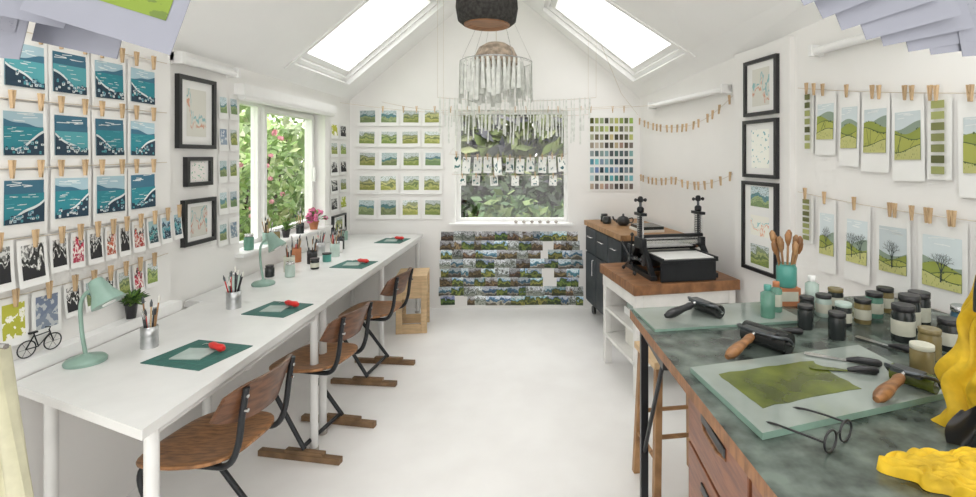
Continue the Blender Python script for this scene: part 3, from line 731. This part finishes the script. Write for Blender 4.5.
# the press
b=MB(); b.T=TB@Matrix.Translation((.385,.30,.72))
for sg in (-1,1):
    x=sg*.215
    b.bx(x-.022,x+.022,-.22,.22,0,.03,'black_metal')
    for s2 in (-1,1):
        b.hexa([(x-.016,s2*.19-.02,.03),(x+.016,s2*.19-.02,.03),(x+.016,s2*.19+.02,.03),(x-.016,s2*.19+.02,.03),(x-.016,s2*.05-.02,.19),(x+.016,s2*.05-.02,.19),(x+.016,s2*.05+.02,.19),(x-.016,s2*.05+.02,.19)],'black_metal')
    b.bx(x-.016,x+.016,-.07,.07,.17,.245,'black_metal')
    for s2 in (-1,1): b.cyl((x,s2*.045,.245),(x,s2*.045,.40),.006,'steel',n=8)
    b.cyl((x,0,.245),(x,0,.51),.009,'dark_steel',n=12)
    b.tube([(x+.02*math.cos(t*.9),.02*math.sin(t*.9),.25+t*.0018) for t in range(78)],.0035,'black_metal',5)
    b.bx(x-.022,x+.022,-.06,.06,.395,.415,'black_metal')
    b.lathe([(.018,.415),(.024,.42),(.024,.445),(.014,.455)],(x,0,0),'black_metal',14)
    b.tube([(x-.035,0,.50),(x+.035,0,.50)],.007,'black_metal',8); b.lathe([(.012,.485),(.018,.49),(.018,.515),(.01,.525)],(x,0,0),'black_metal',12)
    for q in (-.035,.035): b.lathe([(.004,.488),(.011,.494),(.011,.506),(.004,.512)],(x+q,0,0),'black_plastic',10)
b.cyl((-.198,0,.205),(.198,0,.205),.045,'steel',n=28); b.cyl((-.22,0,.205),(.22,0,.205),.018,'steel',n=16)
b.cyl((-.198,0,.085),(.198,0,.085),.038,'dark_steel',n=28)
b.tube([(-.215,-.16,.06),(.215,-.16,.06)],.010,'black_metal',10); b.tube([(-.215,.16,.06),(.215,.16,.06)],.010,'black_metal',10)
b.tube([(-.215,-.055,.26),(.215,-.055,.26)],.012,'black_metal',10)
b.bx(-.195,.195,-.29,.29,.126,.142,'black_metal'); b.bx(-.195,-.18,-.29,.29,.142,.155,'black_metal'); b.bx(.18,.195,-.29,.29,.142,.155,'black_metal')
b.bx(-.175,.175,-.27,-.045,.143,.150,'paper'); b.bx(-.175,.175,.045,.26,.143,.150,'card_cream')
for s2 in (-.27,.25): b.bx(-.19,.19,s2,s2+.02,0,.126,'black_metal')
b.cyl((-.237,0,.105),(-.30,0,.105),.015,'steel',n=12); b.cyl((-.275,0,.105),(-.30,0,.105),.03,'black_metal',n=16)
for k in range(5):
    t=k*math.pi*.4+.5; yy_,zz_=.17*math.cos(t),.105+.17*math.sin(t)
    if zz_<.01: zz_=.02
    b.tube([(-.288,0,.105),(-.288,yy_,zz_)],.006,'black_metal',8); b.lathe([(.004,-.014),(.013,-.004),(.013,.004),(.004,.014)],(-.288,yy_,zz_),'black_plastic',10)
b.done('etching_press',.002)

# ---------------------------------------------------------------- ink desk
DZ=.90
b=MB(); b.prism([(.363,2.02),(.46,.45),(1.92,.45),(1.545,2.24)],DZ-.035,DZ,'desk_surface','bench_wood')
for (x,y) in [(.41,1.97),(1.45,2.12),(.52,.55)]:
    b.bx(x-.014,x+.014,y-.014,y+.014,0,DZ-.035,'black_metal')
b.bx(.398,.424,1.62,1.97,DZ-.075,DZ-.035,'black_metal')
b.tube([(.41,1.97,.35),(.41,1.66,.84)],.008,'black_metal',8)
b.done('inking_desk')
b=MB(); b.bx(.475,.95,.62,1.56,.04,.862,'drawer_wood')
b.bx(.49,.93,.64,1.54,0,.04,'black_frame')
for col in range(2):
    y0=.64+col*.46
    for i in range(4):
        z0=.06+i*.198; b.bx(.457,.475,y0,y0+.44,z0,z0+.188,'drawer_wood')
        b.bx(.452,.458,y0+.13,y0+.31,z0+.120,z0+.145,'black_frame')
        b.tube([(.458,y0+.13,z0+.118),(.45,y0+.17,z0+.112),(.45,y0+.27,z0+.112),(.458,y0+.31,z0+.118)],.005,'bench_wood',6)
b.done('drawer_unit',.003)
b=MB(); b.prism([(.372,2.005),(.405,1.76),(.99,1.86),(.96,2.10)],DZ+.0005,DZ+.009,'glass_slab','glass_edge'); b.done('glass_inking_sheet',.001)
b=MB(); b.prism([(.430,1.43),(.485,1.09),(1.05,1.28),(1.02,1.60)],DZ+.0005,DZ+.016,'glass_slab','glass_edge')
ink=[]
cs=[(.492,1.385),(.535,1.20),(.83,1.30),(.80,1.475)]
for i in range(4):
    p=V((*cs[i],0)); q=V((*cs[(i+1)%4],0))
    for k in range(8):
        r_=p.lerp(q,k/8); ink.append((r_.x+R.uniform(-.005,.005),r_.y+R.uniform(-.004,.004)))
b.prism(ink,DZ+.016,DZ+.0172,'olive_ink'); b.done('glass_inking_slab')
def brayer(name,x,y,z,rot,w,r,hm,rollm='rubber_dark',hl=.13):
    b=MB(); b.T=Matrix.Translation((x,y,z))@Matrix.Rotation(math.radians(rot),4,'Z')
    b.cyl((0,-w/2,r),(0,w/2,r),r,rollm,n=28); b.cyl((0,-w/2-.012,r),(0,w/2+.012,r),.006,'steel',n=10)
    b.tube([(0,-w/2-.008,r),(.02,-w/2-.008,r+.02),(r+.02,-w/2+.01,r+.028),(r+.035,0,r+.03)],.005,'dark_steel',8,sub=3)
    b.tube([(0,w/2+.008,r),(.02,w/2+.008,r+.02),(r+.02,w/2-.01,r+.028),(r+.035,0,r+.03)],.005,'dark_steel',8,sub=3)
    b.bx(r-.005,r+.03,-w*.35,w*.35,r+.02,r+.032,'dark_steel')
    b.tube([(r+.03,0,r+.028),(r+.055,0,r+.02)],.006,'steel',8)
    n=8; z1=.018
    pts=[(r+.05+hl*k/n,0,(r+.02)*(1-k/n)+z1*(k/n)) for k in range(n+1)]
    b.tube(pts,[.010,.014,.012,.013,.015,.017,.017,.015,.008],hm,14); b.done(name)
brayer('ink_roller',.735,1.62,DZ,215,.15,.034,'chair_wood')
brayer('ink_roller',.65,1.94,DZ+.009,205,.13,.024,'black_plastic')
brayer('ink_roller',.98,1.31,DZ+.016,212,.10,.022,'chair_wood','olive_ink')
def knife(name,x,y,z,rot,L,hm='black_plastic',bm='steel'):
    b=MB(); b.T=Matrix.Translation((x,y,z))@Matrix.Rotation(math.radians(rot),4,'Z')
    b.prism([(0,-.006),(L*.6,-.014),(L*.68,-.010),(L*.68,.010),(L*.6,.014),(0,.006)],.003,.0045,bm)
    b.tube([(0,0,.006),(-.03,0,.011),(-L*.5,0,.011),(-L*.55,0,.011)],[.005,.010,.011,.006],hm,10); b.done(name)
knife('palette_knife',.90,1.47,DZ+.016,150,.16); knife('palette_knife',.86,1.40,DZ+.016,165,.14,'black_plastic','olive_ink'); knife('palette_knife',1.13,1.62,DZ+.001,120,.15)
knife('palette_knife',.84,1.76,DZ,160,.14); knife('palette_knife',1.16,1.25,DZ,80,.12)
jars=[(1.22,1.68,.034,.115,'jar_dark','black_plastic','jar_label'),(1.01,1.70,.027,.085,'jar_dark','black_plastic',None),(.955,1.80,.026,.08,'jar_dark','black_plastic',None),
 (1.10,1.44,.030,.075,'jar_amber','jar_label',None),(1.30,1.76,.033,.125,'jar_dark','black_plastic','jar_label'),(1.11,1.83,.028,.08,'jar_dark','jar_pale','jar_label'),
 (1.20,1.86,.028,.085,'jar_amber','black_plastic','jar_label'),(1.10,1.94,.028,.08,'jar_pale','black_plastic','jar_label'),(1.38,1.82,.034,.12,'jar_dark','black_plastic','jar_label'),
 (1.29,1.93,.03,.09,'jar_green','black_plastic','jar_label'),(1.20,1.54,.030,.085,'jar_amber','jar_amber',None),(1.31,1.60,.032,.095,'jar_dark','black_plastic','jar_label'),(1.42,1.68,.033,.11,'ink_tin_blue','steel','jar_label'),(1.03,1.93,.026,.075,'jar_dark','black_plastic',None),
 (1.20,2.03,.028,.08,'jar_dark','jar_amber','jar_label'),(1.38,2.0,.03,.09,'jar_amber','black_plastic','jar_label')]
for (x,y,r,h,bm,lm,lb) in jars: jar('ink_jar',x,y,DZ+(.0 if x>.99 else 0),r,h,bm,lm,lb,.92)
jar('glass_bottle',.865,1.90,DZ+.009,.026,.115,'jar_green','jar_teal',None,.45); jar('glass_bottle',1.12,2.06,DZ,.026,.12,'jar_pale','trim_white',None,.5)
jar('glass_bottle',.93,1.97,DZ+.009,.022,.11,'jar_green','terracotta','jar_label',.5)
b=MB(); b.T=Matrix.Translation((1.03,2.09,DZ)); b.bx(-.045,.045,-.03,.03,0,.075,'terracotta'); b.bx(-.035,.035,-.031,-.029,.02,.06,'jar_label'); b.done('ink_box',.002)
b=MB(); b.T=Matrix.Translation((1.03,2.09,DZ+.0755))
b.lathe([(.034,0),(.040,.01),(.040,.08),(.034,.09),(.036,.095)],(0,0,0),'jar_teal',20)
for i in range(11):
    t=i*.57; x1,y1=.05*math.cos(t),.03*math.sin(t); L=.155+.02*(i%3)
    b.tube([(x1*.3,y1*.3,.02),(x1,y1,L)],.0045,'oak',6)
    b.tube([(x1,y1,L-.02),(x1*1.08,y1,L),(x1*1.15,y1,L+.025),(x1*1.18,y1,L+.038)],[.005,.012,.013,.004],'oak' if i%2 else 'chair_wood',8)
b.done('pot_of_wooden_spoons')
# spectacles
b=MB(); b.T=Matrix.Translation((.635,1.065,DZ))@Matrix.Rotation(math.radians(35),4,'Z')
for sg in (-1,1):
    b.tube([(sg*.034+.026*math.cos(t*math.pi/10),0,.024+.022*math.sin(t*math.pi/10)) for t in range(20)],.0026,'black_plastic',6,closed=True)
    b.tube([(sg*.060,0,.03),(sg*.062,.06,.026),(sg*.058,.12,.018),(sg*.055,.14,.003)],.0026,'black_plastic',6,sub=3)
b.tube([(-.009,0,.028),(0,0,.032),(.009,0,.028)],.002,'black_plastic',6); b.done('spectacles')
# yellow cloths
b=MB()
def f1(u,v):
    t=u*2*math.pi; r=.085*(1-v)**.5*(1+.22*math.sin(3*t)+.12*math.sin(7*t+1)); return (.80+r*1.3*math.cos(t),.955+r*.8*math.sin(t),DZ+.001+(.03*v**.6+.012*abs(math.sin(5*t+9*v))*(1-v)+.010*abs(math.sin(3*t-14*v)))*(1 if v>0 else 0))
b.grid(f1,96,16,'yellow_cloth'); b.done('yellow_cloth')
b=MB()
def f2(u,v):
    t=u*2*math.pi; r=(.082+.014*math.sin(5*t+3*v)+.009*math.sin(11*t+2-6*v)+.006*math.sin(17*t+9*v))*(1.08-.35*v-.3*v*v)
    return (1.02+r*math.cos(t)+.02*v+.008*math.sin(13*v),1.13+r*.9*math.sin(t)+.012*math.sin(17*v+t),DZ+.001+.34*v)
b.grid(f2,90,30,'yellow_cloth'); b.tube([(.96,1.10,1.18),(.93,1.06,1.26),(.97,1.07,1.34),(1.03,1.10,1.31),(1.05,1.12,1.21)],.006,'dark_steel',8,sub=4); b.done('yellow_bag')
b=MB()
b.slab(lambda u,v:(.905+.012*math.sin(9*u+4*v)-.03*(1-v)+.03*math.sin(3*u),1.00+.08*u,DZ+.001+(.10+.03*math.sin(5*u))*v),(1,0,0),.006,14,8,'black_plastic'); b.done('black_drape')  # dark drape beside the yellow bag
# stool by the desk
b=MB(); b.T=Matrix.Translation((.62,2.30,0))@Matrix.Rotation(.15,4,'Z')
b.bx(-.15,.15,-.13,.13,.60,.63,'birch')
for sx in (-1,1):
    for sy in (-1,1):
        x,y=sx*.12,sy*.10; X,Y=sx*.14,sy*.13
        b.hexa([(X-.016,Y-.016,0),(X+.016,Y-.016,0),(X+.016,Y+.016,0),(X-.016,Y+.016,0),(x-.016,y-.016,.60),(x+.016,y-.016,.60),(x+.016,y+.016,.60),(x-.016,y+.016,.60)],'oak')
    b.tube([(sx*.133,-.12,.2),(sx*.133,.12,.2)],.01,'oak',8)
for sy in (-1,1): b.tube([(-.13,sy*.115,.3),(.13,sy*.115,.3)],.01,'oak',8)
b.done('wooden_stool',.003)

# ---------------------------------------------------------------- hanging things
b=MB()
b.T=Matrix.Translation((-.265,2.5,2.175))
b.lathe([(.05,.02),(.12,0),(.145,.02),(.155,.08),(.15,.16),(.13,.20),(.03,.215),(.02,.24)],(0,0,0),'cork',32)
b.lathe([(.04,.03),(.108,-.003),(.112,-.004),(.118,.008)],(0,0,0),'bench_wood',32)
b.tube([(0,0,.23),(-.05,0,.6),(-.08,0,.97)],.004,'black_plastic',6); b.done('pendant_lamp')
b=MB(); b.T=Matrix.Translation((-.28,3.2,0))
for rr,z in ((.23,2.12),(.15,2.14),(.08,2.16)):
    b.tube([(rr*math.cos(t*math.pi/16),rr*math.sin(t*math.pi/16),z) for t in range(32)],.003,'steel',6,closed=True)
for k in range(6):
    t=k*math.pi/3; b.tube([(0,0,2.19),(.23*math.cos(t),.23*math.sin(t),2.12)],.002,'steel',5)
    b.tube([(0,0,2.62),(.23*math.cos(t),.23*math.sin(t),2.12)],.0012,'steel',4)
b.tube([(0,0,2.15),(0,0,2.6),(-.05,0,3.2)],.002,'twine',5)
b.lathe([(.14,2.11),(.135,2.16),(.11,2.21),(.06,2.24),(.01,2.245)],(0.0,0,0),'shade_tan',28)
for rr,nn in ((.23,44),(.17,32),(.11,20)):
    for k in range(nn):
        t=2*math.pi*k/nn; x,y=rr*math.cos(t),rr*math.sin(t); L=R.uniform(.17,.27); a=t+R.uniform(-.7,.7); dx,dy=-math.sin(a)*.013,math.cos(a)*.013; sx,sy=R.uniform(-.012,.012),R.uniform(-.012,.012)
        b.hexa([(x-dx+sx,y-dy+sy,2.115-L),(x+dx+sx,y+dy+sy,2.115-L),(x+dx+.002+sx,y+dy+.002+sy,2.115-L),(x-dx+.002+sx,y-dy+.002+sy,2.115-L),(x-dx*.5,y-dy*.5,2.115),(x+dx*.5,y+dy*.5,2.115),(x+dx*.5+.002,y+dy*.5+.002,2.115),(x-dx*.5+.002,y-dy*.5+.002,2.115)],'strip_white')
b.done('hanging_peg_airer')
def strips(name,y,x0,x1,z,sag,L0,L1,step):
    b=MB(); W=Wall((0,y,0),(1,0,0),(0,-1,0)); W.line(b,[(x0,z,sag),(x1,z,0)],0)
    for xe in (x0,x1):
        zc=(2.08+1.22*(xe+1.9)/1.45) if xe<-.45 else 3.3-(1.22*(xe+.45)/(1.45+.21*(5-y)))
        b.tube([(xe,y,z),(xe,y,min(zc,3.3)-.03)],.0012,'twine',4)
    a=x0+.02
    while a<x1-.02:
        q=(a-x0)/(x1-x0); zz=z-sag*4*q*(1-q); L=R.uniform(L0,L1); w=R.uniform(.005,.010); t=R.uniform(-.012,.012)
        b.hexa([(a-w+t,y-.004,zz-L),(a+w+t,y-.004,zz-L),(a+w+t,y,zz-L),(a-w+t,y,zz-L),(a-w*.6,y-.003,zz+.01),(a+w*.6,y-.003,zz+.01),(a+w*.6,y,zz+.01),(a-w*.6,y,zz+.01)],'strip_white')
        a+=step*R.uniform(.6,1.4)
    b.done(name)
strips('twine_with_drying_strips',4.1,-.84,.46,2.0,.03,.12,.30,.032)
strips('twine_with_drying_strips',4.35,-.84,.42,1.88,.02,.10,.26,.036)
t=MB(); W=Wall((0,4.75,0),(1,0,0),(0,-1,0)); W.line(t,[(-.86,1.54,.03),(.26,1.54,0)],0)
for xe in (-.86,.26): t.tube([(xe,4.75,1.54),(xe,4.99,1.6)],.0012,'twine',4)
a=-.83
while a<.18:
    q=(a+.86)/1.12; z=1.54-.12*q*(1-q)-R.uniform(0,.02); W.sheet(t,a,a+.075,z-R.uniform(.13,.17),z,'card_animal',.0,(.08,.1),tilt=R.uniform(-.08,.08)); W.peg(t,a+.037,z,.003); a+=R.uniform(.09,.115)
t.done('animal_cards_on_twine')
t=MB(); W2=Wall((0,4.9,0),(1,0,0),(0,-1,0)); W2.line(t,[(-.86,1.34,.015),(.26,1.34,0)],0)
for xe in (-.86,.26): t.tube([(xe,4.9,1.34),(xe,4.99,1.36)],.0012,'twine',4)
a=-.80
while a<.15:
    W2.sheet(t,a,a+.075,1.23,1.33,'card_animal',.0,(.1,.1),tilt=R.uniform(-.08,.08)); W2.peg(t,a+.04,1.335,.003); a+=R.uniform(.13,.22)
t.done('animal_cards_on_twine')
t=MB()
t.tube([(.9,4.6,1.9),(.65,4.0,2.02),(.45,3.6,2.3),(.30,3.4,2.65)],.0015,'twine',4)
t.tube([(-1.55,4.9,2.05),(-1.1,4.7,1.96),(-.5,4.6,1.93),(.2,4.7,1.96),(.9,4.95,2.02)],.0018,'twine',5,sub=4)
t.tube([(-1.80,4.5,2.0),(-.9,4.4,1.9),(.2,4.4,1.92),(1.1,4.5,1.98)],.0018,'twine',5,sub=4)
for k in range(16):
    a=-1.45+k*.15+R.uniform(-.03,.03); Wall((0,4.68,0),(1,0,0),(0,-1,0)).peg(t,a,1.955,.0)
t.done('twine_with_pegs')
def osheet(name,x,y,zt,w,h,yaw,roll,img=None,paper='paper_shaded',mg=(.1,.12)):
    p=MB(); p.T=Matrix.Translation((x,y,zt))@Matrix.Rotation(math.radians(yaw),4,'Z')@Matrix.Rotation(math.radians(roll),4,'Y')
    W=Wall((0,0,0),(1,0,0),(0,-1,0)); W.sheet(p,-w/2,w/2,-h,0,img,0,mg,paper,curl=.03); W.peg(p,-w*.3,.0,.002); W.peg(p,w*.3,.0,.002); p.done(name)
t=MB(); t.tube([(-1.84,.95,2.02),(-1.2,.95,2.10),(-.5,.95,2.08),(.2,.98,2.07),(.9,1.0,2.09),(1.55,1.0,2.1),(1.82,1.0,2.12)],.002,'twine',5,sub=4); t.done('twine_line')
osheet('drying_print',-.71,.93,2.075,.27,.345,4,17,'print_green_dim',mg=(.10,.13)); osheet('drying_print',-.98,.97,2.08,.22,.30,20,10); osheet('drying_print',-1.10,1.02,2.06,.24,.34,-10,6,'handwriting'); osheet('drying_print',-.88,1.02,2.09,.24,.36,-14,12)
for i,(x,w,h,rl) in enumerate([(.50,.20,.27,-22),(.54,.20,.29,-22),(.60,.2,.31,-18),(.66,.2,.33,-15),(.72,.2,.34,-12),(.79,.2,.35,-10),(.86,.22,.355,-8),(.94,.22,.36,-6)]):
    osheet('drying_print',x,.985+.012*i,2.095,w,h,-8+3*i,rl,'handwriting' if i%2 else None)
b=MB()
b.slab(lambda u,v:(-1.55+.10*u*(1.4-v)+.006*math.sin(u*9),1.40+.01*math.sin(u*14+v*3),.30+.68*v),(0,-1,0),.02,20,10,'cream_cloth')
b.cyl((-1.59,1.42,0),(-1.59,1.42,1.05),.012,'steel'); b.lathe([(.09,0),(.09,.01),(.02,.02)],(-1.59,1.42,0),'steel',20); b.tube([(-1.59,1.42,.985),(-1.50,1.405,.985)],.008,'steel',8)
b.done('towel_on_stand')

# ---------------------------------------------------------------- world, lights, camera
w=bpy.data.worlds.new('sky'); bpy.context.scene.world=w; w.use_nodes=True
nt=w.node_tree; bg=nt.nodes['Background']
tc=nt.nodes.new('ShaderNodeTexCoord'); sp=nt.nodes.new('ShaderNodeSeparateXYZ'); cr=nt.nodes.new('ShaderNodeValToRGB')
cr.color_ramp.elements[0].color=(.86,.84,.80,1); cr.color_ramp.elements[1].color=(.97,.98,1,1)
nt.links.new(tc.outputs['Generated'],sp.inputs[0]); nt.links.new(sp.outputs[2],cr.inputs[0]); nt.links.new(cr.outputs[0],bg.inputs[0])
bg.inputs[1].default_value=2.5
sun=bpy.data.lights.new('daylight','SUN'); sun.energy=5.2; sun.angle=math.radians(100); sun.color=(1,.985,.96)
so=bpy.data.objects.new('daylight',sun); bpy.context.scene.collection.objects.link(so); so.location=(0,3,8)
cam=bpy.data.cameras.new('camera'); co=bpy.data.objects.new('camera',cam); bpy.context.scene.collection.objects.link(co)
co.location=(0,0,1.52); co.rotation_euler=(math.radians(90),0,0)
cam.sensor_width=36; cam.lens=500/976*36; cam.shift_x=-52/976; cam.shift_y=-92.5/976; cam.clip_start=.05
bpy.context.scene.camera=co
bpy.context.scene.view_settings.view_transform='Standard'
